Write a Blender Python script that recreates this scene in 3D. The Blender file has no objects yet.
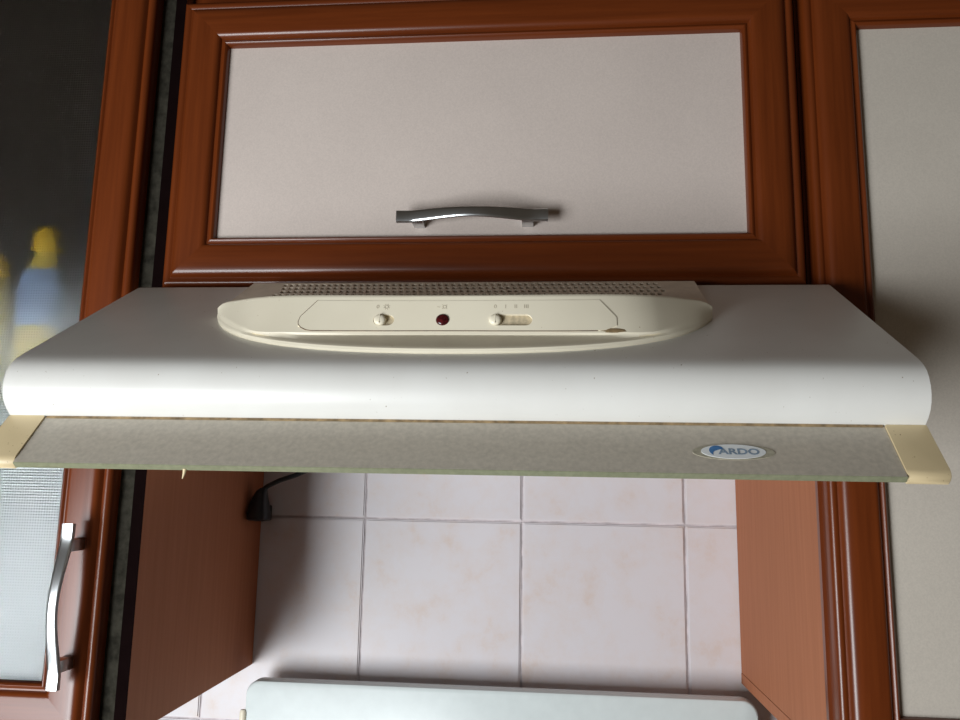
import bpy, bmesh, math, random
import numpy as np
from mathutils import Vector, Matrix
random.seed(7)
sc = bpy.context.scene
COL = sc.collection

# ------------------------------------------------------------------ camera
EYE = 1.62                                   # camera height above the floor (m)
F_PX, PITCH, YAW, ROLL = 781.1, 0.1610, 0.0896, 0.01844
cam_d = bpy.data.cameras.new('camera'); cam = bpy.data.objects.new('camera', cam_d); COL.objects.link(cam)
cam_d.sensor_width = 36.0; cam_d.lens = F_PX / 960 * 36; cam_d.clip_start = 0.02
fw = Vector((-math.sin(YAW)*math.cos(PITCH), math.cos(YAW)*math.cos(PITCH), math.sin(PITCH)))
rt = Vector((math.cos(YAW), math.sin(YAW), 0)); up = rt.cross(fw)
rt2 = math.cos(ROLL)*rt + math.sin(ROLL)*up; up2 = math.cos(ROLL)*up - math.sin(ROLL)*rt
M3 = Matrix((rt2, up2, -fw)).transposed()
cam.matrix_world = Matrix.Translation((0.07, 0, EYE)) @ M3.to_4x4()
sc.camera = cam

# ------------------------------------------------------------------ world, window light, exposure
world = bpy.data.worlds.new('world'); sc.world = world; world.use_nodes = True
bg = world.node_tree.nodes['Background']
bg.inputs[0].default_value = (1.0, 0.78, 0.56, 1); bg.inputs[1].default_value = 0.052
def area(name, loc, target, sx, sy, power, col):
    d = bpy.data.lights.new(name, 'AREA'); d.shape = 'RECTANGLE'; d.size = sx; d.size_y = sy
    d.energy = power; d.color = col
    o = bpy.data.objects.new(name, d); COL.objects.link(o); o.location = loc
    o.rotation_euler = (Vector(target) - Vector(loc)).to_track_quat('-Z', 'Y').to_euler()
    return o
# daylight of the kitchen window, behind and to the left of the camera, its head at about eye level: split into two lamps, the uneven strength invented to sharpen the cabinet shadow
area('window_pane_daylight', (-0.72, -0.62, EYE - 0.56), (-0.05, 0.72, EYE - 0.48), 0.36, 0.90, 21.5, (0.92, 0.97, 1.0))
area('weaker_window_daylight', (-1.18, -0.58, EYE - 0.56), (-0.20, 0.72, EYE - 0.48), 0.50, 0.90, 15, (0.94, 0.97, 1.0))
vs = sc.view_settings
vs.view_transform = 'Standard'; vs.look = 'None'; vs.exposure = -0.07; vs.gamma = 1.0; vs.use_curve_mapping = False

# ------------------------------------------------------------------ materials
def new_mat(name):
    m = bpy.data.materials.new(name); m.use_nodes = True
    nt = m.node_tree; nt.nodes.clear()
    out = nt.nodes.new('ShaderNodeOutputMaterial')
    return m, nt, out
def N(nt, kind, **kw):
    n = nt.nodes.new(kind)
    for k, v in kw.items(): setattr(n, k, v)
    return n
def principled(nt, out, col, rough, spec=0.5, metal=0.0):
    p = N(nt, 'ShaderNodeBsdfPrincipled')
    p.inputs['Base Color'].default_value = (*col, 1); p.inputs['Roughness'].default_value = rough
    p.inputs['Specular IOR Level'].default_value = spec; p.inputs['Metallic'].default_value = metal
    nt.links.new(p.outputs[0], out.inputs[0]); return p
def coords(nt, scale, which='Object'):
    tc = N(nt, 'ShaderNodeTexCoord'); mp = N(nt, 'ShaderNodeMapping'); mp.inputs['Scale'].default_value = scale
    nt.links.new(tc.outputs[which], mp.inputs[0]); return mp.outputs[0]
def ramp(nt, src, stops):
    r = N(nt, 'ShaderNodeValToRGB'); e = r.color_ramp.elements
    e[0].position, e[0].color = stops[0][0], (*stops[0][1], 1)
    e[1].position, e[1].color = stops[1][0], (*stops[1][1], 1)
    for pos, c in stops[2:]:
        x = e.new(pos); x.color = (*c, 1)
    nt.links.new(src, r.inputs[0]); return r.outputs[0]
def noise(nt, vec, scale, detail=4, rough=0.55):
    n = N(nt, 'ShaderNodeTexNoise'); n.inputs['Scale'].default_value = scale
    n.inputs['Detail'].default_value = detail; n.inputs['Roughness'].default_value = rough
    nt.links.new(vec, n.inputs['Vector']); return n.outputs[0]
def bump(nt, p, src, strength, dist):
    b = N(nt, 'ShaderNodeBump'); b.inputs['Strength'].default_value = strength; b.inputs['Distance'].default_value = dist
    nt.links.new(src, b.inputs['Height']); nt.links.new(b.outputs[0], p.inputs['Normal'])
def mul(c, k): return tuple(x*k for x in c)

def plain(name, col, rough=0.5, spec=0.5, metal=0.0, var=0.12, nscale=60, bmp=0.0):
    m, nt, out = new_mat(name); p = principled(nt, out, col, rough, spec, metal)
    n = noise(nt, coords(nt, (1, 1, 1)), nscale)
    nt.links.new(ramp(nt, n, [(0.3, mul(col, 1-var)), (0.7, mul(col, 1+var))]), p.inputs['Base Color'])
    if bmp: bump(nt, p, n, bmp, 0.001)
    return m
def wood(name, dark, light, axis, rough=0.38, spec=0.5):
    sclx = {'x': (2.5, 60, 60), 'z': (60, 60, 2.5), 'y': (60, 2.5, 60)}[axis]
    m, nt, out = new_mat(name); p = principled(nt, out, light, rough, spec)
    v = coords(nt, sclx); n = noise(nt, v, 3.0, 6, 0.6)
    nt.links.new(ramp(nt, n, [(0.25, dark), (0.75, light)]), p.inputs['Base Color'])
    bump(nt, p, n, 0.06, 0.0005)
    return m
def soiled(name, col, dirt, rough, spec=0.5, fine=420, thr=0.72, film=0.25):
    """enamel or plastic with a thin uneven film and sparse grease specks"""
    m, nt, out = new_mat(name); p = principled(nt, out, col, rough, spec)
    v = coords(nt, (1, 1, 1))
    big = noise(nt, v, 14, 5)
    base = ramp(nt, big, [(0.35, col), (0.75, tuple(c*(1-film) + d*film for c, d in zip(col, dirt)))])
    sp = noise(nt, v, fine, 2)
    msk = N(nt, 'ShaderNodeMapRange'); msk.inputs[1].default_value = thr; msk.inputs[2].default_value = thr + 0.05
    nt.links.new(sp, msk.inputs[0])
    mx = N(nt, 'ShaderNodeMix', data_type='RGBA'); mx.inputs[7].default_value = (*dirt, 1)
    nt.links.new(msk.outputs[0], mx.inputs[0]); nt.links.new(base, mx.inputs[6])
    nt.links.new(mx.outputs[2], p.inputs['Base Color'])
    return m

M = {}
W_D, W_L = (0.110, 0.021, 0.0035), (0.175, 0.036, 0.0065)
M['wood_z'] = wood('cherry_wood_upright', W_D, W_L, 'z', 0.29)
M['wood_x'] = wood('cherry_wood_level', W_D, W_L, 'x', 0.29)
M['side'] = wood('laminate_side', (0.38, 0.14, 0.068), (0.45, 0.175, 0.088), 'z', 0.6, 0.1)
M['edge'] = plain('painted_edge_shadow', (0.006, 0.003, 0.003), 0.8, 0.0)  # near-black paints the door's shadow into the board edges beside it
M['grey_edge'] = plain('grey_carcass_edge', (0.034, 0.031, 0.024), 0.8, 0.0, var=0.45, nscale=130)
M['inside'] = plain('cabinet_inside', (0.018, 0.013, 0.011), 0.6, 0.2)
def cream_panel(name, c0, c1):
    m, nt, out = new_mat(name); p = principled(nt, out, c0, 0.55, 0.35)
    n = noise(nt, coords(nt, (1, 1, 1)), 9, 5)
    n2 = noise(nt, coords(nt, (700, 700, 700)), 1.0, 2)
    base = ramp(nt, n, [(0.3, c0), (0.7, c1)])
    mx = N(nt, 'ShaderNodeMix', data_type='RGBA', blend_type='MULTIPLY'); mx.inputs[0].default_value = 0.5
    nt.links.new(base, mx.inputs[6]); nt.links.new(ramp(nt, n2, [(0.3, (0.8, 0.8, 0.8)), (0.7, (1, 1, 1))]), mx.inputs[7])
    nt.links.new(mx.outputs[2], p.inputs['Base Color']); bump(nt, p, n2, 0.15, 0.0003)
    return m
M['cream'] = cream_panel('cream_panel', (0.655, 0.565, 0.51), (0.70, 0.605, 0.545))
M['cream_grey'] = cream_panel('cream_grey_panel', (0.61, 0.55, 0.475), (0.65, 0.59, 0.51))
M['enamel'] = soiled('white_enamel', (0.80, 0.79, 0.75), (0.30, 0.23, 0.15), 0.36, 0.5, 380, 0.735, 0.12)
M['plastic'] = soiled('ivory_plastic', (0.88, 0.81, 0.64), (0.45, 0.33, 0.19), 0.38, 0.45, 420, 0.74, 0.10)
M['plastic_yellow'] = soiled('yellowed_plastic', (0.74, 0.60, 0.36), (0.36, 0.25, 0.13), 0.42, 0.45, 420, 0.70, 0.25)
M['grille'] = plain('grille_metal', (0.78, 0.67, 0.54), 0.5, 0.4)
M['dark'] = plain('painted_duct_shade', (0.09, 0.065, 0.04), 0.8, 0.2)  # brown stands for the shade seen through the grille holes
M['groove'] = plain('greasy_joint', (0.16, 0.10, 0.06), 0.6, 0.3, var=0.4, nscale=200)
M['grease'] = plain('brown_grease', (0.30, 0.21, 0.11), 0.35, 0.5, var=0.5, nscale=160)
M['slot'] = plain('slot_floor', (0.55, 0.46, 0.31), 0.5, 0.4, var=0.25, nscale=300)
M['symbol'] = plain('embossed_symbol', (0.50, 0.44, 0.33), 0.5, 0.4)
M['chrome'] = plain('brushed_chrome', (0.62, 0.64, 0.65), 0.28, 0.5, 1.0, var=0.08, nscale=40)
M['black'] = plain('black_plastic', (0.012, 0.013, 0.016), 0.45, 0.5)
M['lid'] = plain('white_lid_enamel', (0.70, 0.76, 0.75), 0.25, 0.5, var=0.03)
M['steel'] = plain('dark_steel', (0.06, 0.06, 0.065), 0.4, 0.5, 0.5)
M['grout'] = plain('grout', (0.60, 0.54, 0.55), 0.9, 0.1, var=0.25, nscale=45)
M['plaster'] = plain('plaster', (0.6, 0.57, 0.52), 0.9, 0.1)
M['floor'] = plain('floor_lino', (0.35, 0.26, 0.18), 0.6, 0.3)
M['badge_white'] = plain('badge_white', (0.78, 0.80, 0.80), 0.4, 0.5, var=0.03)
M['badge_clear'] = plain('badge_rim', (0.40, 0.37, 0.28), 0.3, 0.5, var=0.2, nscale=300)
M['badge_blue'] = plain('badge_blue', (0.06, 0.19, 0.42), 0.4, 0.5, var=0.15, nscale=300)
M['badge_grey'] = plain('badge_slate', (0.23, 0.31, 0.40), 0.4, 0.5, var=0.15, nscale=300)

# wall tiles: glazed, pale lilac white with sandy mottling, every tile different
m, nt, out = new_mat('wall_tile'); p = principled(nt, out, (0.8, 0.76, 0.76), 0.34, 0.3)
oi = N(nt, 'ShaderNodeObjectInfo'); tc = N(nt, 'ShaderNodeTexCoord'); add = N(nt, 'ShaderNodeVectorMath', operation='MULTIPLY_ADD')
add.inputs[1].default_value = (1, 1, 1)
cx = N(nt, 'ShaderNodeCombineXYZ'); k = N(nt, 'ShaderNodeMath', operation='MULTIPLY'); k.inputs[1].default_value = 37.0
nt.links.new(oi.outputs['Random'], k.inputs[0]); nt.links.new(k.outputs[0], cx.inputs[0]); nt.links.new(k.outputs[0], cx.inputs[1])
nt.links.new(tc.outputs['Object'], add.inputs[0]); nt.links.new(cx.outputs[0], add.inputs[2])
mot = noise(nt, add.outputs[0], 24, 8, 0.66)
nt.links.new(ramp(nt, mot, [(0.42, (0.70, 0.66, 0.68)), (0.72, (0.67, 0.56, 0.51)), (0.56, (0.695, 0.635, 0.635))]), p.inputs['Base Color'])
bump(nt, p, noise(nt, add.outputs[0], 30, 3), 0.05, 0.001)
M['tile'] = m

# visor: dusty greenish safety glass
def mixed_glass(name, diff, edge, transp, rough):
    m, nt, out = new_mat(name)
    p = N(nt, 'ShaderNodeBsdfPrincipled'); p.inputs['Roughness'].default_value = rough
    n = noise(nt, coords(nt, (1, 1, 1)), 300, 3)
    nt.links.new(ramp(nt, n, [(0.3, mul(diff, 0.9)), (0.7, mul(diff, 1.1))]), p.inputs['Base Color'])
    t = N(nt, 'ShaderNodeBsdfTransparent'); t.inputs[0].default_value = (*edge, 1)
    mx = N(nt, 'ShaderNodeMixShader'); mx.inputs[0].default_value = transp
    nt.links.new(p.outputs[0], mx.inputs[1]); nt.links.new(t.outputs[0], mx.inputs[2]); nt.links.new(mx.outputs[0], out.inputs[0])
    return m
M['visor'] = mixed_glass('dusty_visor_glass', (0.58, 0.525, 0.44), (0.9, 0.92, 0.85), 0.14, 0.3)
M['visor_edge'] = mixed_glass('green_glass_edge', (0.27, 0.28, 0.18), (0.8, 0.92, 0.7), 0.1, 0.15)

# left cabinet door: finely ribbed clear glass
m, nt, out = new_mat('ribbed_glass')
v = coords(nt, (1, 1, 1))
w1 = N(nt, 'ShaderNodeTexWave', wave_type='BANDS', bands_direction='Z'); w1.inputs['Scale'].default_value = 125; w1.inputs['Distortion'].default_value = 0
w2 = N(nt, 'ShaderNodeTexWave', wave_type='BANDS', bands_direction='X'); w2.inputs['Scale'].default_value = 125; w2.inputs['Distortion'].default_value = 0
nt.links.new(v, w1.inputs[0]); nt.links.new(v, w2.inputs[0])
sm = N(nt, 'ShaderNodeMath', operation='ADD'); nt.links.new(w1.outputs[1], sm.inputs[0]); nt.links.new(w2.outputs[1], sm.inputs[1])
bp = N(nt, 'ShaderNodeBump'); bp.inputs['Strength'].default_value = 0.42; bp.inputs['Distance'].default_value = 0.0005
nt.links.new(sm.outputs[0], bp.inputs['Height'])
gl = N(nt, 'ShaderNodeBsdfGlossy'); gl.inputs['Roughness'].default_value = 0.16; gl.inputs[0].default_value = (0.95, 1, 1, 1)
rf = N(nt, 'ShaderNodeBsdfRefraction'); rf.inputs['IOR'].default_value = 1.03; rf.inputs['Roughness'].default_value = 0.44
tr = N(nt, 'ShaderNodeBsdfTransparent'); tr.inputs[0].default_value = (0.93, 0.96, 0.95, 1)
nt.links.new(bp.outputs[0], gl.inputs['Normal']); nt.links.new(bp.outputs[0], rf.inputs['Normal'])
m1 = N(nt, 'ShaderNodeMixShader'); m1.inputs[0].default_value = 0.82
nt.links.new(tr.outputs[0], m1.inputs[1]); nt.links.new(rf.outputs[0], m1.inputs[2])
m2 = N(nt, 'ShaderNodeMixShader'); m2.inputs[0].default_value = 0.10
nt.links.new(m1.outputs[0], m2.inputs[1]); nt.links.new(gl.outputs[0], m2.inputs[2]); nt.links.new(m2.outputs[0], out.inputs[0])
M['ribbed'] = m
# red lens
m, nt, out = new_mat('red_lens'); p = principled(nt, out, (0.09, 0.006, 0.008), 0.2, 0.6)
n = noise(nt, coords(nt, (1, 1, 1)), 500); nt.links.new(ramp(nt, n, [(0.4, (0.035, 0.004, 0.005)), (0.7, (0.13, 0.010, 0.012))]), p.inputs['Base Color'])
M['lens'] = m
M['yellow'] = plain('yellow_plastic', (0.50, 0.31, 0.012), 0.35, 0.3)
M['yellow_liquid'] = plain('yellow_bottle', (0.42, 0.31, 0.04), 0.4, 0.3, var=0.2, nscale=20)
M['blue_label'] = plain('blue_label', (0.14, 0.21, 0.36), 0.5, 0.3, var=0.5, nscale=28)

# ------------------------------------------------------------------ mesh helpers
def mesh_obj(name, verts, faces, mat, parent=None, smooth=None, loc=(0, 0, 0), fix=True):
    me = bpy.data.meshes.new(name); me.from_pydata([tuple(v) for v in verts], [], faces); me.update()
    if fix:
        bm = bmesh.new(); bm.from_mesh(me); bmesh.ops.remove_doubles(bm, verts=bm.verts, dist=1e-6)
        bmesh.ops.recalc_face_normals(bm, faces=bm.faces); bm.to_mesh(me); bm.free()
    me.materials.append(mat)
    if smooth is not None:
        me.polygons.foreach_set('use_smooth', [True]*len(me.polygons)); me.set_sharp_from_angle(angle=math.radians(smooth))
    o = bpy.data.objects.new(name, me); COL.objects.link(o); o.location = loc
    if parent: o.parent = parent
    return o
class MB:
    def __init__(s): s.v = []; s.f = []
    def add(s, verts, faces):
        b = len(s.v); s.v += [tuple(v) for v in verts]; s.f += [tuple(i+b for i in f) for f in faces]; return s
    def box(s, x0, x1, y0, y1, z0, z1, bev=0.0):
        bm = bmesh.new(); bmesh.ops.create_cube(bm, size=1)
        for v in bm.verts: v.co = ((x0+x1)/2 + v.co.x*(x1-x0), (y0+y1)/2 + v.co.y*(y1-y0), (z0+z1)/2 + v.co.z*(z1-z0))
        if bev: bmesh.ops.bevel(bm, geom=bm.edges[:], offset=bev, segments=2, profile=0.6, affect='EDGES')
        bm.verts.index_update(); s.add([v.co[:] for v in bm.verts], [[v.index for v in f.verts] for f in bm.faces]); bm.free(); return s
    def rings(s, rings, caps=True, closed=True):
        n = len(rings[0]); V = [p for r in rings for p in r]; Fc = []
        for i in range(len(rings)-1):
            for j in range(n if closed else n-1):
                a, b = i*n+j, i*n+(j+1) % n
                Fc.append((a, b, b+n, a+n))
        if caps: Fc += [tuple(range(n-1, -1, -1)), tuple((len(rings)-1)*n+j for j in range(n))]
        return s.add(V, Fc)
    def tube(s, pts, r, n=10):
        pts = [Vector(p) for p in pts]; R = []; ref = None
        for i, p in enumerate(pts):
            t = (pts[min(i+1, len(pts)-1)] - pts[max(i-1, 0)]).normalized()
            if ref is None: ref = t.orthogonal().normalized()
            ref = (ref - t*ref.dot(t)).normalized(); b = t.cross(ref)
            rr = r[i] if isinstance(r, (list, tuple)) else r
            R.append([p + rr*(math.cos(2*math.pi*k/n)*ref + math.sin(2*math.pi*k/n)*b) for k in range(n)])
        return s.rings(R)
    def lathe(s, prof, n=24, axis='z', c=(0, 0, 0), sy=1.0):
        R = []
        for r, h in prof:
            R.append([(c[0]+r*math.cos(2*math.pi*k/n), c[1]+sy*r*math.sin(2*math.pi*k/n), c[2]+h) for k in range(n)])
        return s.rings(R)
    def build(s, name, mat, parent=None, smooth=None, loc=(0, 0, 0)): return mesh_obj(name, s.v, s.f, mat, parent, smooth, loc)
def empty(name, loc, label, cat, group=None):
    o = bpy.data.objects.new(name, None); COL.objects.link(o); o.location = loc; o.empty_display_size = 0.05
    o['label'] = label; o['category'] = cat
    if group: o['group'] = group
    return o
def structure(o): o['kind'] = 'structure'; return o
def rel(parent, o):            # parts are built in world coordinates: keep them there under a parent with an offset
    o.parent = parent; o.matrix_parent_inverse = Matrix.Translation(-parent_world(parent)); return o
def parent_world(o):
    v = Vector(o.location)
    if o.parent: v = v + o.matrix_parent_inverse.translation + parent_world(o.parent)
    return v

# ------------------------------------------------------------------ room shell
Y_WALL, Y_CARC, Y_DOOR = 0.999, 0.697, 0.677
Z_BOT, Z_TOP = EYE - 0.224, EYE + 0.476
wall = structure(MB().box(-1.6, 1.6, Y_WALL+0.003, Y_WALL+0.12, 0, 2.7).build('wall_back', M['grout']))
structure(MB().box(-1.6, 1.6, -2.2, Y_WALL+0.12, -0.05, 0).build('floor', M['floor']))
TX0, TW, TZ0, TH = -0.1628, 0.2, EYE - 0.042, 0.25
bm = bmesh.new(); bmesh.ops.create_cube(bm, size=1)
for v_ in bm.verts: v_.co = (v_.co.x*(TW-0.0026), v_.co.y*0.007, v_.co.z*(TH-0.0026))
bmesh.ops.bevel(bm, geom=[e for e in bm.edges if all(abs(w.co.y+0.0035) < 1e-6 for w in e.verts)], offset=0.0016, segments=2, affect='EDGES')
tile_me = bpy.data.meshes.new('tile'); bm.to_mesh(tile_me); bm.free(); tile_me.materials.append(M['tile'])
tile_me.polygons.foreach_set('use_smooth', [True]*len(tile_me.polygons)); tile_me.set_sharp_from_angle(angle=math.radians(50))
for i in range(-4, 5):
    for j in range(-4, 2):
        t = bpy.data.objects.new('tile', tile_me); COL.objects.link(t); t.parent = wall
        t.location = (TX0 + TW*(i+0.5), Y_WALL+0.0035 + random.uniform(-0.0002, 0.0002), TZ0 + TH*(j+0.5))

# ------------------------------------------------------------------ cabinet doors
FRAME = 0.048
PROF = [(0, 0.0), (0, 0.0125), (0.0012, 0.0148), (0.0034, 0.0160), (0.0058, 0.0157), (0.0072, 0.0148), (0.0080, 0.0146), (0.0088, 0.0158),
        (0.0100, 0.0178), (0.0122, 0.0193), (0.0150, 0.0200), (0.0190, 0.0202), (0.0360, 0.0202), (0.0385, 0.0192), (0.0402, 0.0170),
        (0.0410, 0.0152), (0.0424, 0.0152), (0.0436, 0.0164), (0.0452, 0.0166), (0.0466, 0.0156), (0.0474, 0.0130), (0.048, 0.0095), (0.048, 0.0)]
def make_door(parent, x0, x1, z0, z1, panel_mat, glass=False):
    """door whose back lies on the carcass front; the infill panel is the door part, four moulded members are its pieces"""
    yb = Y_DOOR + 0.0202
    y_in = (yb - 0.0095, yb - 0.0035)
    pan = MB().box(x0+FRAME-0.004, x1-FRAME+0.004, y_in[0], y_in[1], z0+FRAME-0.004, z1-FRAME+0.004).build('door', panel_mat)
    rel(parent, pan)
    cs = [(x0, z0), (x1, z0), (x1, z1), (x0, z1)]; sg = [(1, 1), (-1, 1), (-1, -1), (1, -1)]
    for k in range(4):
        a, b = k, (k+1) % 4
        R = []
        for (q, s_) in ((cs[a], sg[a]), (cs[b], sg[b])):
            R.append([(q[0]+s_[0]*w, yb-h, q[1]+s_[1]*w) for w, h in PROF])
        hor = k in (0, 2)
        o = MB().rings(R).build('rail' if hor else 'stile', M['wood_x' if hor else 'wood_z'], None, 42)
        o.parent = pan; o.matrix_parent_inverse = Matrix.Translation(-parent_world(pan))
    return pan
def make_handle(door, centre, axis):
    """bowed flat bar on two feet, 140 mm long"""
    L = 0.0685; R = []
    for i in range(25):
        t = -1 + i/12; a = abs(t)
        bow = 0.0115*max(0, math.cos(min(1, a/0.80)*math.pi/2))**1.15
        hw = 0.0056 - 0.0012*math.exp(-(t/0.45)**2); th = 0.0035 + 0.0022*a**3
        u = t*L; y = -0.0185 - bow
        sec = []
        for k in range(12):
            an = 2*math.pi*(k+0.5)/12; cx_, sy_ = math.cos(an), math.sin(an)
            sec.append((u, y + math.copysign(abs(sy_)**0.45, sy_)*th/2, math.copysign(abs(cx_)**0.45, cx_)*hw))
        R.append(sec)
    mb = MB().rings(R)
    for s_ in (-1, 1): mb.box(s_*0.05-0.0052, s_*0.05+0.0052, -0.0185, 0.001, -0.0048, 0.0048, 0.0008)
    c = Vector(centre)
    vs_ = [(c.x+v[0], c.y+v[1], c.z+v[2]) if axis == 'x' else (c.x+v[2], c.y+v[1], c.z+v[0]) for v in mb.v]
    o = mesh_obj('pull_handle', vs_, mb.f, M['chrome'], None, 35); o['label'] = 'bowed chrome pull handle'
    o.parent = door; o.matrix_parent_inverse = Matrix.Translation(-parent_world(door)); return o
def part(root, mb, name, mat, smooth=None, label=None):
    o = mb.build(name, mat, None, smooth); rel(root, o)
    if label: o['label'] = label
    return o

# ---- left cabinet with the ribbed glass door
XL = -0.2988; X0L = -0.90
Z_TOPL = EYE + 0.66
cl = empty('wall_cabinet', (-0.6, 0.85, Z_BOT), 'tall cherry wood wall cabinet with ribbed glass door, left of the hood', 'cabinet', 'kitchen wall cabinets')
part(cl, MB().box(XL-0.0105, XL, Y_CARC, Y_WALL-0.001, Z_BOT, Z_TOPL), 'side_panel', M['side'])
part(cl, MB().box(XL-0.0105, XL+0.0003, Y_CARC-0.0006, Y_CARC, Z_BOT, Z_TOPL), 'edge_band', M['edge'])  # coloured as if in the shadow of the door
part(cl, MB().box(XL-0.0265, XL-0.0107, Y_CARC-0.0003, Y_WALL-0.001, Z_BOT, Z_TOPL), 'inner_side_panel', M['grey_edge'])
part(cl, MB().box(X0L, X0L+0.016, Y_CARC+0.0003, Y_WALL-0.001, Z_BOT, Z_TOPL), 'side_panel', M['side'])
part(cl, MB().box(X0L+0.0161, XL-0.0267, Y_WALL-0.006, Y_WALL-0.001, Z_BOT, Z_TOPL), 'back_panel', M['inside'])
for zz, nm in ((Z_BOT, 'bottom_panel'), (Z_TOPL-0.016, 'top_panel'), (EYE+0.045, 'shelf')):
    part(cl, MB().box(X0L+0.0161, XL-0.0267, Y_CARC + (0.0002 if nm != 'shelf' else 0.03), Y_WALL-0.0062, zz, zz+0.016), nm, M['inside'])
dl = make_door(cl, X0L+0.004, -0.3228, Z_BOT+0.0005, EYE+0.655, M['ribbed'])
dl['label'] = 'ribbed glass door pane'
make_handle(dl, (-0.3445, Y_DOOR, EYE-0.1065), 'z')

# ---- cabinet above the hood
cc = empty('wall_cabinet', (0, 0.85, EYE+0.177), 'low cherry wood wall cabinet with cream flap door directly above the hood', 'cabinet', 'kitchen wall cabinets')
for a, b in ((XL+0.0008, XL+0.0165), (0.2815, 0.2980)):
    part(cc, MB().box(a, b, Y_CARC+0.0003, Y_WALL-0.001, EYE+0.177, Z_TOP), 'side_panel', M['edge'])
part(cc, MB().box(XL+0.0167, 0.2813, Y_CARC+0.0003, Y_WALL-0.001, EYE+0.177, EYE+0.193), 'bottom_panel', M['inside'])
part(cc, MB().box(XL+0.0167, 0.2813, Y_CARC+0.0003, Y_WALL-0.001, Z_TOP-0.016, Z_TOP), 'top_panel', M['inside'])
dc = make_door(cc, -0.2925, 0.2935, EYE+0.1795, EYE+0.4705, M['cream'])
dc['label'] = 'cream flap door panel'
make_handle(dc, (0.0, Y_DOOR+0.0107, EYE+0.2405), 'x')

# ---- right cabinet with the cream door
XR = 0.2988; X1R = 0.80
cr = empty('wall_cabinet', (0.55, 0.85, Z_BOT), 'tall cherry wood wall cabinet with cream door, right of the hood', 'cabinet', 'kitchen wall cabinets')
part(cr, MB().box(XR, XR+0.016, Y_CARC+0.0003, Y_WALL-0.001, Z_BOT+0.0122, Z_TOP), 'side_panel', M['side'])
part(cr, MB().box(XR-0.0004, XR+0.0158, Y_CARC+0.0003, Y_WALL-0.001, Z_BOT, Z_BOT+0.0118), 'bottom_strip', M['side'])
part(cr, MB().box(XR-0.0006, XR+0.004, Y_CARC-0.0001, Y_CARC+0.006, Z_BOT, Z_TOP), 'edge_band', M['wood_z'])
part(cr, MB().box(X1R-0.016, X1R, Y_CARC+0.0003, Y_WALL-0.001, Z_BOT, Z_TOP), 'side_panel', M['side'])
part(cr, MB().box(XR+0.0162, X1R-0.0162, Y_CARC+0.0003, Y_WALL-0.001, Z_BOT, Z_BOT+0.016), 'bottom_panel', M['side'])
part(cr, MB().box(XR+0.0162, X1R-0.0162, Y_CARC+0.0003, Y_WALL-0.001, Z_TOP-0.016, Z_TOP), 'top_panel', M['side'])
dr = make_door(cr, XR+0.0025, X1R-0.002, Z_BOT+0.0015, EYE+0.4695, M['cream_grey'])
dr['label'] = 'plain cream door panel'
# cornice running over the three cabinets
structure(MB().box(XL+0.001, X1R, Y_CARC+0.012, Y_WALL-0.001, Z_TOP+0.0005, Z_TOP+0.18, 0.003).build('trim_1', M['wood_x']))

# ------------------------------------------------------------------ range hood
HX0, HX1 = -0.2985, 0.3020
hood = empty('range_hood', (0, 0.75, EYE+0.04), 'white slimline range hood with ivory control strip and glass visor', 'range hood')
Z0 = EYE
prof = [(0.668, 0.0440), (0.668, 0.1728), (0.662, 0.1728), (0.657, 0.1722), (0.653, 0.1706), (0.512, 0.0870), (0.5065, 0.0835), (0.5020, 0.0800), (0.4985, 0.0760), (0.4962, 0.0712),
        (0.4949, 0.0660), (0.4947, 0.0610), (0.4955, 0.0560), (0.4976, 0.0512), (0.5010, 0.0467), (0.5055, 0.0427), (0.5085, 0.0412), (0.5130, 0.0405),
        (0.5130, 0.0440)]
part(hood, MB().rings([[(x, y, Z0+z) for y, z in prof] for x in (HX0, HX1)]), 'hood_body', M['enamel'], 25)
part(hood, MB().box(-0.2965, 0.2965, 0.6682, 0.990, Z0+0.044, Z0+0.1726, 0.001), 'rear_housing', M['enamel'])
part(hood, MB().box(HX0+0.05, HX1-0.05, 0.56, 0.96, Z0+0.038, Z0+0.0445, 0.001), 'grease_filter', M['steel'])

P0 = Vector((0, 0.657, Z0+0.173)); SA = math.atan2(0.086, 0.145)
DN = Vector((0, -math.cos(SA), -math.sin(SA))); NN = Vector((0, -math.sin(SA), math.cos(SA)))
def SH(x, s, h): return P0 + DN*s + NN*h + Vector((x, 0, 0))

# --- perforated grille plate behind the control strip
gx, s0, s1, pt, st, hh = 0.192, 0.0005, 0.080, 0.0057, 0.0098, 0.0030
V, Fc = [], []
def quad(a, b, c_, d_):
    i = len(V); V.extend([a, b, c_, d_]); Fc.append((i, i+1, i+2, i+3))
def flat(xa, xb, sa, sb, h=hh):
    if xb-xa > 1e-5: quad(SH(xa, sa, h), SH(xb, sa, h), SH(xb, sb, h), SH(xa, sb, h))
rows, g0 = 5, 0.0040
flat(-gx, gx, s0, g0)
for r_ in range(rows):
    sa = g0 + r_*st; sb = sa + st; off = (r_ % 3)*pt/3
    n_ = 57; xa = -0.1635 + off; flat(-gx, xa, sa, sb); flat(xa+n_*pt, gx, sa, sb)
    for c_i in range(n_):
        a = xa + c_i*pt; hx0, hx1, hs0, hs1 = a+0.0011, a+pt-0.0011, sa+0.0016, sb-0.0018
        flat(a, hx0, sa, sb); flat(hx1, a+pt, sa, sb); flat(hx0, hx1, sa, hs0); flat(hx0, hx1, hs1, sb)
        A, B_, C_, D_ = [SH(*q, hh) for q in ((hx0, hs0), (hx1, hs0), (hx1, hs1), (hx0, hs1))]
        dn = NN*-0.0018
        quad(A, B_, B_+dn, A+dn); quad(B_, C_, C_+dn, B_+dn); quad(C_, D_, D_+dn, C_+dn); quad(D_, A, A+dn, D_+dn)
flat(-gx, gx, g0+rows*st, s1)
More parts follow.
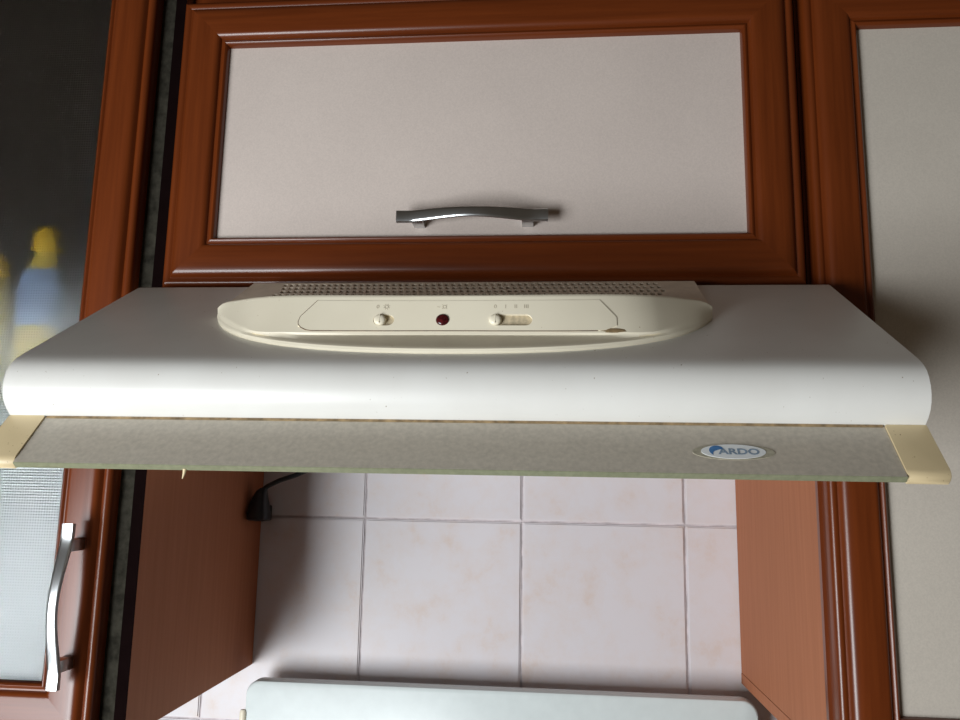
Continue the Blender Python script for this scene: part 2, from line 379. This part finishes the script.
for sx in (-1, 1): quad(SH(sx*gx, s0, 0), SH(sx*gx, s1, 0), SH(sx*gx, s1, hh), SH(sx*gx, s0, hh))
quad(SH(-gx, s0, 0), SH(gx, s0, 0), SH(gx, s0, hh), SH(-gx, s0, hh))
o = mesh_obj('vent_grille', V, Fc, M['grille'], None, None, fix=False); rel(hood, o)
bmd = MB(); bmd.rings([[SH(x, 0.003, 0.0002), SH(x, 0.075, 0.0002), SH(x, 0.075, 0.0009), SH(x, 0.003, 0.0009)] for x in (-0.168, 0.168)])
part(hood, bmd, 'duct_shade_plate', M['dark'])  # solid plate, its dark colour painted as the shade inside a duct

# --- control strip: bow-shaped moulding, section (s down the slope, h above it) lofted along x
def curve(tab):
    xs = np.array([t[0] for t in tab], float); ys = np.array([t[1:] for t in tab], float)
    m_ = np.gradient(ys, xs, axis=0); m_[0] = 0
    def f(x):
        x = min(max(abs(x), xs[0]), xs[-1]); i = min(int(np.searchsorted(xs, x, 'right'))-1, len(xs)-2)
        h_ = xs[i+1]-xs[i]; t = (x-xs[i])/h_
        return ((2*t**3-3*t**2+1)*ys[i] + (t**3-2*t**2+t)*h_*m_[i] + (-2*t**3+3*t**2)*ys[i+1] + (t**3-t**2)*h_*m_[i+1])
    return f
fB = curve([(0, 124.2, 27.9), (50, 123.3, 27.7), (90, 120.6, 27.1), (115, 117.5, 26.1), (135, 113, 24.3), (155, 103.5, 20.2), (170, 97, 16.3), (180, 92.8, 13.6), (185, 91.6, 11.5), (188.6, 91, 8.5)])
fC = curve([(0, 144, 7), (50, 144.6, 7.1), (90, 145, 7.3), (120, 143.8, 7.3), (140, 140.6, 6.6), (152, 132.5, 6.4), (166, 119.5, 7.0), (180, 104.0, 7.0), (185.5, 96.2, 6.5), (188.6, 92, 6.0)])
fE = curve([(0, 163.5, 4.2), (50, 161.6, 4.2), (81, 157.2, 4.2), (105, 152.5, 4.2), (127, 145.6, 4.2), (142, 139.5, 4.2), (152, 135.2, 4.2), (166, 123.6, 3.9), (180, 107.8, 3.8), (185.5, 98.6, 3.6), (188.6, 93.2, 3.4)])
fF = curve([(0, 167.2), (50, 165.2), (92, 159.6), (104, 156.6), (127, 149.5), (147.5, 139.5), (166.3, 125.8), (180, 109.8), (186, 99.5), (188.6, 94)])
def station(x):
    B_, C_, E_, F_ = fB(x), fC(x), fE(x), fF(x)[0]
    k_ = min(1.0, max(0.0, (153-abs(x))/14)); e_ = (C_-B_)
    led = np.array([C_[0]+0.5, C_[1]-1.6])*k_ + (C_ + (E_-C_)*0.3)*(1-k_)
    inn = np.array([E_[0]-0.7, E_[1]-0.1])*k_ + (C_ + (E_-C_)*0.75)*(1-k_)
    P = [(B_[0]-20, -0.4), (B_[0]-9, B_[1]*0.72), (B_[0]-4.2, B_[1]*0.955), (B_[0]-1.4, B_[1]*1.0), tuple(B_+e_*0.02), tuple(B_+e_*0.06),
         tuple(B_+e_*0.35), tuple(B_+e_*0.65), tuple(B_+e_*0.955), tuple(C_),
         tuple(led), tuple(inn), tuple(E_), ((E_[0]+F_)/2+0.9, E_[1]*0.80), (F_+0.1, E_[1]*0.42), (F_, -0.4)]
    return [SH(x/1000+0.001, s/1000, h/1000) for s, h in P]
xs_ = [-188.6, -187.5, -186, -184, -182, -179, -175, -170, -165, -160, -155, -150, -145, -140, -130, -120, -105, -90, -70, -50, -25]
xs_ = xs_ + [0] + [-x for x in reversed(xs_)]
fascia = MB().rings([station(x) for x in xs_]).build('control_strip', M['plastic'], None, 32)
def face(x, f, off=0.0):
    B_, C_ = fB(x), fC(x); q = B_ + (C_-B_)*f; t = (C_-B_)/np.linalg.norm(C_-B_)
    nrm = np.array([-t[1], t[0]]); nrm = nrm if nrm[1] > 0 else -nrm
    q = q + nrm*off
    return SH(x/1000+0.001, q[0]/1000, q[1]/1000)
# raised control plate with slanted ends
def plate_lim(x):
    ax = abs(x); top = 0.15 + (0 if ax < 101 else (ax-101)/11.5*0.47); bot = 0.945 - (0 if ax < 104 else (ax-104)/8.5*0.12)
    return top, max(bot, top+0.01)
def strip_solid(xa, lim, o0, o1):
    R = []
    for x in xa:
        a, b = lim(x); R.append([face(x, a, o1), face(x, (a*2+b)/3, o1), face(x, (a+b*2)/3, o1), face(x, b, o1), face(x, b, o0), face(x, a, o0)])
    return MB().rings(R)
pxs = [-112.2, -111, -108, -104, -101] + list(range(-100, 101, 10)) + [101, 104, 108, 111, 112.2]
pxs = [x+3 for x in pxs]
plate = strip_solid(pxs, lambda x: plate_lim(x-3), -0.4, 0.45).build('control_plate', M['plastic'], None, 30)
# slots cut through plate and strip
def capsule(xc0, xc1, f0, r, o0, o1, n=10):
    pts = []
    for k_ in range(n+1): an = math.pi/2 + math.pi*k_/n; pts.append((xc0 + r*math.cos(an), r*math.sin(an)))
    for k_ in range(n+1): an = -math.pi/2 + math.pi*k_/n; pts.append((xc1 + r*math.cos(an), r*math.sin(an)))
    Lf = 31.0
    return [[face(x, f0 - dv/Lf, o_) for x, dv in pts] for o_ in (o0, o1)]
def cut(target, cutter):
    md = target.modifiers.new('cut', 'BOOLEAN'); md.object = cutter; md.operation = 'DIFFERENCE'; md.solver = 'EXACT'
    dg = bpy.context.evaluated_depsgraph_get(); me = bpy.data.meshes.new_from_object(target.evaluated_get(dg))
    target.modifiers.clear(); old = target.data; target.data = me; me.name = old.name
    me.set_sharp_from_angle(angle=math.radians(32))
FS = 0.665
for xa, xb in ((-50.4, -44.6), (31.6, 52.6)):
    cut_o = MB().rings(capsule(xa, xb, FS, 4.6, -2.0, 2.0)).build('cutter', M['slot'])
    cut(fascia, cut_o); cut(plate, cut_o); bpy.data.objects.remove(cut_o)
for e_ in fascia.data.edges:
    if all(abs(fascia.data.vertices[i].co.x-0.001) > 0.1535 for i in e_.vertices) and not all(abs(fascia.data.vertices[i].co.x-0.001) > 0.1884 for i in e_.vertices): e_.use_edge_sharp = False
rel(hood, fascia); fascia['label'] = 'bow-shaped ivory control strip'
rel(hood, plate)
def sub(parent, mb, name, mat, smooth=None, label=None):
    o = mb.build(name, mat, None, smooth); o.parent = parent; o.matrix_parent_inverse = Matrix.Translation(-parent_world(parent))
    if label: o['label'] = label
    return o
for xa, xb in ((-50.4, -44.6), (31.6, 52.6)):
    sub(plate, MB().rings(capsule(xa, xb, FS, 4.55, -1.99, -1.75)), 'slider_slot', M['slot'])
for xk in (-50.2, 31.4):
    R = []
    for o_, k_ in ((-1.7, 0.98), (0.4, 0.98), (1.4, 0.93), (2.1, 0.80), (2.6, 0.55), (2.8, 0.2)):
        R.append([face(xk + 4.5*k_*math.cos(2*math.pi*j/20), FS - 4.5*k_*math.sin(2*math.pi*j/20)/31, o_) for j in range(20)])
    mb = MB().rings(R)
    mb.rings([[face(xk+dx, FS + df, o_) for dx, df in ((-0.3, -0.11), (0.3, -0.11), (0.3, 0.11), (-0.3, 0.11))] for o_ in (1.0, 2.95)])
    sub(plate, mb, 'slider_knob', M['plastic'], 40)
R = []
for o_, k_ in ((0.2, 1.0), (0.9, 0.97), (1.6, 0.80), (2.0, 0.5), (2.15, 0.15)):
    R.append([face(-5.6 + 4.8*k_*math.cos(2*math.pi*j/24), FS - 4.8*k_*math.sin(2*math.pi*j/24)/31, o_) for j in range(24)])
sub(plate, MB().rings(R), 'indicator_lens', M['lens'], 50, 'dark red indicator lens')
# greasy joint line at the left end and along the bottom of the plate
path = []
for x in (101, 104, 107, 110, 111.6): path.append((-x+3, plate_lim(-x)[0]-0.005))
path += [(-109.6, 0.72), (-109.0, 0.80), (-106.5, 0.88), (-103, 0.935), (-99, 0.955)]
path += [(x, 0.955) for x in range(-90, 106, 12)]
mb = MB(); mb.tube([face(x, f, 0.25) for x, f in path], 0.00034, 6)
sub(fascia, mb, 'joint_line', M['groove'])
# grease smear at the right end under the plate
R = []
for o_, k_ in ((0.0, 1.0), (0.35, 0.7), (0.5, 0.2)):
    R.append([face(113 + 8*k_*math.cos(2*math.pi*j/14)*(1+0.25*math.sin(3*j)), 0.95 - 0.06*k_*math.sin(2*math.pi*j/14), o_) for j in range(14)])
sub(fascia, MB().rings(R), 'grease_smear', M['grease'], 60)

# embossed symbols (switch positions)
def text_mesh(txt, size, align='CENTER', off=0.0):
    cu = bpy.data.curves.new('txt', 'FONT'); cu.body = txt; cu.size = size; cu.align_x = align; cu.align_y = 'CENTER'; cu.resolution_u = 3; cu.offset = size*off
    o_ = bpy.data.objects.new('txt', cu); COL.objects.link(o_); dg = bpy.context.evaluated_depsgraph_get()
    me = bpy.data.meshes.new_from_object(o_.evaluated_get(dg)); bpy.data.objects.remove(o_)
    vs_ = [v.co.copy() for v in me.vertices]; fs_ = [tuple(p_.vertices) for p_ in me.polygons]; bpy.data.meshes.remove(me); return vs_, fs_
def emboss(txt, xc, fc, size, sx=1.0):
    vs_, fs_ = text_mesh(txt, size)
    o_ = mesh_obj('switch_symbol', [face(xc + v.x*sx, fc - v.y/31, 0.60) for v in vs_], fs_, M['symbol'], None, None)
    o_.parent = plate; o_.matrix_parent_inverse = Matrix.Translation(-parent_world(plate))
FT = 0.315
for t_, x_, sx in (('0', -52.6, 1), ('0', 31.2, 1), ('I', 38.4, 1), ('II', 45.5, 1.1), ('III', 52.8, 1.1)): emboss(t_, x_, FT, 4.4, sx)
def ring_symbol(xc, rays_):
    mb = MB(); n = 14
    for k_ in range(n):
        a0, a1 = 2*math.pi*k_/n, 2*math.pi*(k_+1)/n
        mb.add([face(xc + r*math.cos(a), FT - r*math.sin(a)/31, 0.6) for r, a in ((1.0, a0), (1.5, a0), (1.5, a1), (1.0, a1))], [(0, 1, 2, 3)])
    for k_ in range(rays_):
        a = 2*math.pi*(k_+0.5)/rays_; dx, dy = math.cos(a), math.sin(a)
        mb.add([face(xc + r*dx - w*dy, FT - (r*dy + w*dx)/31, 0.6) for r, w in ((1.7, -0.2), (2.5, -0.2), (2.5, 0.2), (1.7, 0.2))], [(0, 1, 2, 3)])
    sub(plate, mb, 'switch_symbol', M['symbol'])
ring_symbol(-46.2, 8); ring_symbol(-4.6, 4); emboss('~', -9.0, FT, 4.5)

# --- glass visor under the front edge
VT = Vector((0, 0.5055, Z0+0.0425)); EV = Vector((0, -0.6641, -0.7477)); NV = Vector((0, -0.7477, 0.6641))
def VP(x, v, w): return VT + EV*v + NV*w + Vector((x, 0, 0))
GX0, GX1 = -0.2728, 0.2775
vis = part(hood, MB().rings([[VP(x, v, w) for v, w in ((0.0012, -0.0006), (0.0424, -0.0006), (0.0424, -0.0054), (0.0012, -0.0054))] for x in (GX0, GX1)]), 'visor_glass', M['visor'], None, 'dusty greenish glass visor')
sub(vis, MB().rings([[VP(x, v, w) for v, w in ((0.0425, -0.0006), (0.0430, -0.0010), (0.0430, -0.0050), (0.0425, -0.0054))] for x in (GX0, GX1)]), 'glass_edge', M['visor_edge'], None, 'pale green polished glass edge')
capprof = [(0.0, 0.0004), (0.0375, 0.0004), (0.0400, -0.0002), (0.0418, -0.0016), (0.0426, -0.0038), (0.0424, -0.0068), (0.0400, -0.0080), (0.002, -0.0085)]
for a, b in ((HX0-0.0005, GX0-0.0003), (GX1+0.0003, HX1+0.0005)):
    part(hood, MB().rings([[VP(a + (b-a)*q, 0.02+(v-0.02)*k_, w*k_) for v, w in capprof] for q, k_ in ((0, 0.97), (0.03, 1), (0.97, 1), (1, 0.97))]), 'visor_end_cap', M['plastic_yellow'], 40, 'yellowed ivory plastic visor end cap')
part(hood, MB().rings([[VP(x, v, w) for v, w in ((-0.0004, -0.0012), (0.0015, -0.0008), (0.0017, -0.0002), (0.0006, 0.0002), (-0.0004, 0.0002))] for x in (GX0+0.001, GX1-0.001)]), 'seal_strip', M['grease'], None, 'greasy brown seal strip')
mb = MB(); base = VP(-0.1592, 0.0428, -0.0046)
mb.tube([base + Vector((0, 0, 0.0004)), base, base + Vector((-0.0004, 0, -0.0028)), base + Vector((-0.0012, 0, -0.0058))], [0.0014, 0.0013, 0.0009, 0.0003], 8)
sub(vis, mb, 'grease_drip', M['plastic_yellow'], 60)
# dust lump and specks on the hood edge are part of the enamel material

# --- oval badge on the visor
BX, BV = 0.1818, 0.0249
def ell(rx, rv, w, dx=0.0, dv=0.0, n=40): return [VP(BX+dx + rx*math.cos(2*math.pi*k_/n), BV+dv - rv*math.sin(2*math.pi*k_/n), w) for k_ in range(n)]
bad = part(hood, MB().rings([ell(0.0246, 0.0064, -0.0007), ell(0.0246, 0.0064, -0.0002)]), 'badge', M['badge_clear'], None, 'oval maker badge')
sub(bad, MB().rings([ell(0.0193, 0.0060, -0.0002, -0.0001, -0.0002), ell(0.0193, 0.0060, 0.0001, -0.0001, -0.0002)]), 'badge_field', M['badge_white'])
mb = MB(); R0, R1 = [], []
for k_ in range(15):
    a = math.radians(35 + 190*k_/14); ro = 0.0047; ri = 0.0047 - 0.0032*math.sin(math.pi*min(1, (k_+2)/16))
    R0.append(VP(BX-0.0098 + ro*math.cos(a), BV-0.0006 - ro*0.9*math.sin(a), 0.00025)); R1.append(VP(BX-0.0090 + ri*math.cos(a), BV+0.0003 - ri*0.9*math.sin(a), 0.00025))
for k_ in range(14): mb.add([R0[k_], R0[k_+1], R1[k_+1], R1[k_]], [(0, 1, 2, 3)])
sub(bad, mb, 'badge_swoosh', M['badge_blue'])
mb = MB()
vs_, fs_ = text_mesh('ARDO', 0.0076, off=0.03)
mb.add([VP(BX+0.0032 + v.x*1.13, BV+0.0002 - v.y*0.90, 0.00025) for v in vs_], fs_)
sub(bad, mb, 'badge_lettering', M['badge_grey'])

# ------------------------------------------------------------------ plug and cable at the niche corner
plug = empty('power_plug', (-0.287, 0.965, EYE-0.043), 'black power plug with cable in the corner under the hood', 'plug')
def sec(cx_, cy_, z, rx, ry, n=16, p_=0.6):
    return [(cx_ + rx*math.copysign(abs(math.cos(a))**p_, math.cos(a)), cy_ + ry*math.copysign(abs(math.sin(a))**p_, math.sin(a)), z) for a in [2*math.pi*(k_+0.5)/n for k_ in range(n)]]
z = EYE
part(plug, MB().rings([sec(-0.2855, 0.953, z-0.0455, 0.0105, 0.013), sec(-0.2855, 0.953, z-0.044, 0.0128, 0.0155), sec(-0.2855, 0.953, z-0.036, 0.0126, 0.0155), sec(-0.2855, 0.953, z-0.034, 0.0115, 0.014),
     sec(-0.2855, 0.953, z-0.028, 0.0112, 0.013), sec(-0.285, 0.953, z-0.018, 0.0088, 0.010), sec(-0.2835, 0.953, z-0.010, 0.0062, 0.007), sec(-0.281, 0.953, z-0.006, 0.004, 0.004)]), 'plug_body', M['black'], 45)
part(plug, MB().tube([(-0.282, 0.953, z-0.008), (-0.276, 0.953, z-0.0035), (-0.262, 0.954, z+0.0035), (-0.245, 0.957, z+0.0095), (-0.228, 0.962, z+0.0175), (-0.210, 0.975, z+0.030), (-0.195, 0.978, z+0.0395)], 0.0030, 10), 'cable', M['black'], 60)
part(plug, MB().box(-0.2985, -0.285, 0.9690, 0.9985, z-0.0475, z-0.028, 0.002), 'wall_socket', M['black'])

# ------------------------------------------------------------------ cooker with the raised lid
ck = empty('cooker', (0.009, 0.7, 0), 'white cooker with its enamelled lid raised against the tiles', 'cooker')
LX0, LX1, LZ1, LZ0, LR = -0.2865, 0.3045, EYE-0.2315, 0.885, 0.016
def rrect(x0, x1, z0, z1, r, y, n=6):
    pts = []
    for cx_, cz_, a0 in ((x1-r, z1-r, 0), (x0+r, z1-r, 90), (x0+r, z0+r, 180), (x1-r, z0+r, 270)):
        for k_ in range(n+1):
            a = math.radians(a0 + 90*k_/n); pts.append((cx_ + r*math.cos(a), y, cz_ + r*math.sin(a)))
    return pts
e_ = 0.003
lid = part(ck, MB().rings([rrect(LX0+e_, LX1-e_, LZ0+e_, LZ1-e_, LR-e_, 0.9485), rrect(LX0+0.0008, LX1-0.0008, LZ0+0.0008, LZ1-0.0008, LR, 0.9495), rrect(LX0, LX1, LZ0, LZ1, LR, 0.9515), rrect(LX0, LX1, LZ0, LZ1, LR, 0.967), rrect(LX0+e_, LX1-e_, LZ0+e_, LZ1-e_, LR-e_, 0.970)]), 'lid', M['lid'], 40)
sub(lid, MB().tube([(LX0-0.0015, 0.949, LZ1-0.033), (LX0-0.0015, 0.949, LZ1-0.036), (LX0-0.0015, 0.949, LZ1-0.060)], [0.003, 0.0042, 0.0042], 10), 'lid_clip', M['plastic'], 50, 'small ivory clip')
part(ck, MB().box(-0.291, 0.309, 0.40, 0.985, 0.05, 0.86, 0.004), 'body', M['lid'])
part(ck, MB().box(-0.291, 0.309, 0.395, 0.985, 0.861, 0.884, 0.004), 'hob', M['lid'])
for bx_, by_, r_ in ((-0.14, 0.55, 0.045), (0.16, 0.55, 0.035), (-0.14, 0.80, 0.035), (0.16, 0.80, 0.05)):
    part(ck, MB().lathe([(r_*1.3, 0), (r_*1.25, 0.004), (r_, 0.006), (r_, 0.016), (r_*0.8, 0.02), (r_*0.1, 0.02)], 24, c=(bx_, by_, 0.884)), 'burner', M['steel'], 40)
dk = part(ck, MB().box(-0.27, 0.288, 0.380, 0.3995, 0.20, 0.72, 0.004), 'oven_door', M['steel'])
sub(dk, MB().tube([(-0.22, 0.379, 0.68), (-0.22, 0.350, 0.68), (0.238, 0.350, 0.68), (0.238, 0.379, 0.68)], 0.008, 10), 'oven_handle', M['chrome'], 40)
for k_ in range(5):
    part(ck, MB().lathe([(0.02, 0), (0.018, 0.012), (0.012, 0.02), (0.002, 0.021)], 18).tube([(0, 0, 0), (0, 0, 0.001)], 0.02, 8) if False else MB().box(-0.21+k_*0.1, -0.175+k_*0.1, 0.372, 0.3995, 0.775, 0.81, 0.006), 'knob', M['black'])
for fx in (-0.27, 0.26):
    for fy in (0.42, 0.94): part(ck, MB().box(fx, fx+0.03, fy, fy+0.03, 0, 0.0499), 'foot', M['black'])

# ------------------------------------------------------------------ bottles on the shelf behind the ribbed glass
def bottle(x, y, zb, hgt, r, lab, label_mat, cap_mat):
    b = empty('bottle', (x, y, zb), lab, 'bottle', 'bottles in the glass cabinet')
    n = 24
    pr = [(0.85, 0), (1.0, 0.03), (1.0, 0.30), (0.94, 0.48), (1.0, 0.66), (0.80, 0.78), (0.42, 0.86), (0.40, 0.875)]
    part(b, MB().lathe([(r*a, hgt*t) for a, t in pr], n, c=(x, y, zb), sy=0.7), 'bottle_body', M['yellow_liquid'], 50)
    if label_mat: part(b, MB().rings([[(x + (r*a+0.0008)*math.cos(2*math.pi*k_/n), y + 0.7*(r*a+0.0012)*math.sin(2*math.pi*k_/n), zb+hgt*t) for k_ in range(n)] for a, t in ((0.945, 0.47), (0.955, 0.53), (1.0, 0.66), (0.82, 0.77))], caps=False), 'bottle_label', label_mat, 50)
    part(b, MB().lathe([(r*0.5, hgt*0.876), (r*0.62, hgt*0.885), (r*0.60, hgt*0.96), (r*0.4, hgt), (r*0.05, hgt)], n, c=(x, y, zb), sy=0.9), 'bottle_cap', cap_mat, 50)
    return b
bottle(-0.472, 0.775, EYE+0.0612, 0.207, 0.027, 'yellow bottle with blue label and yellow cap behind the ribbed glass', M['blue_label'], M['yellow'])
bottle(-0.548, 0.800, EYE+0.0612, 0.185, 0.030, 'plain yellow bottle at the left behind the ribbed glass', None, M['yellow'])
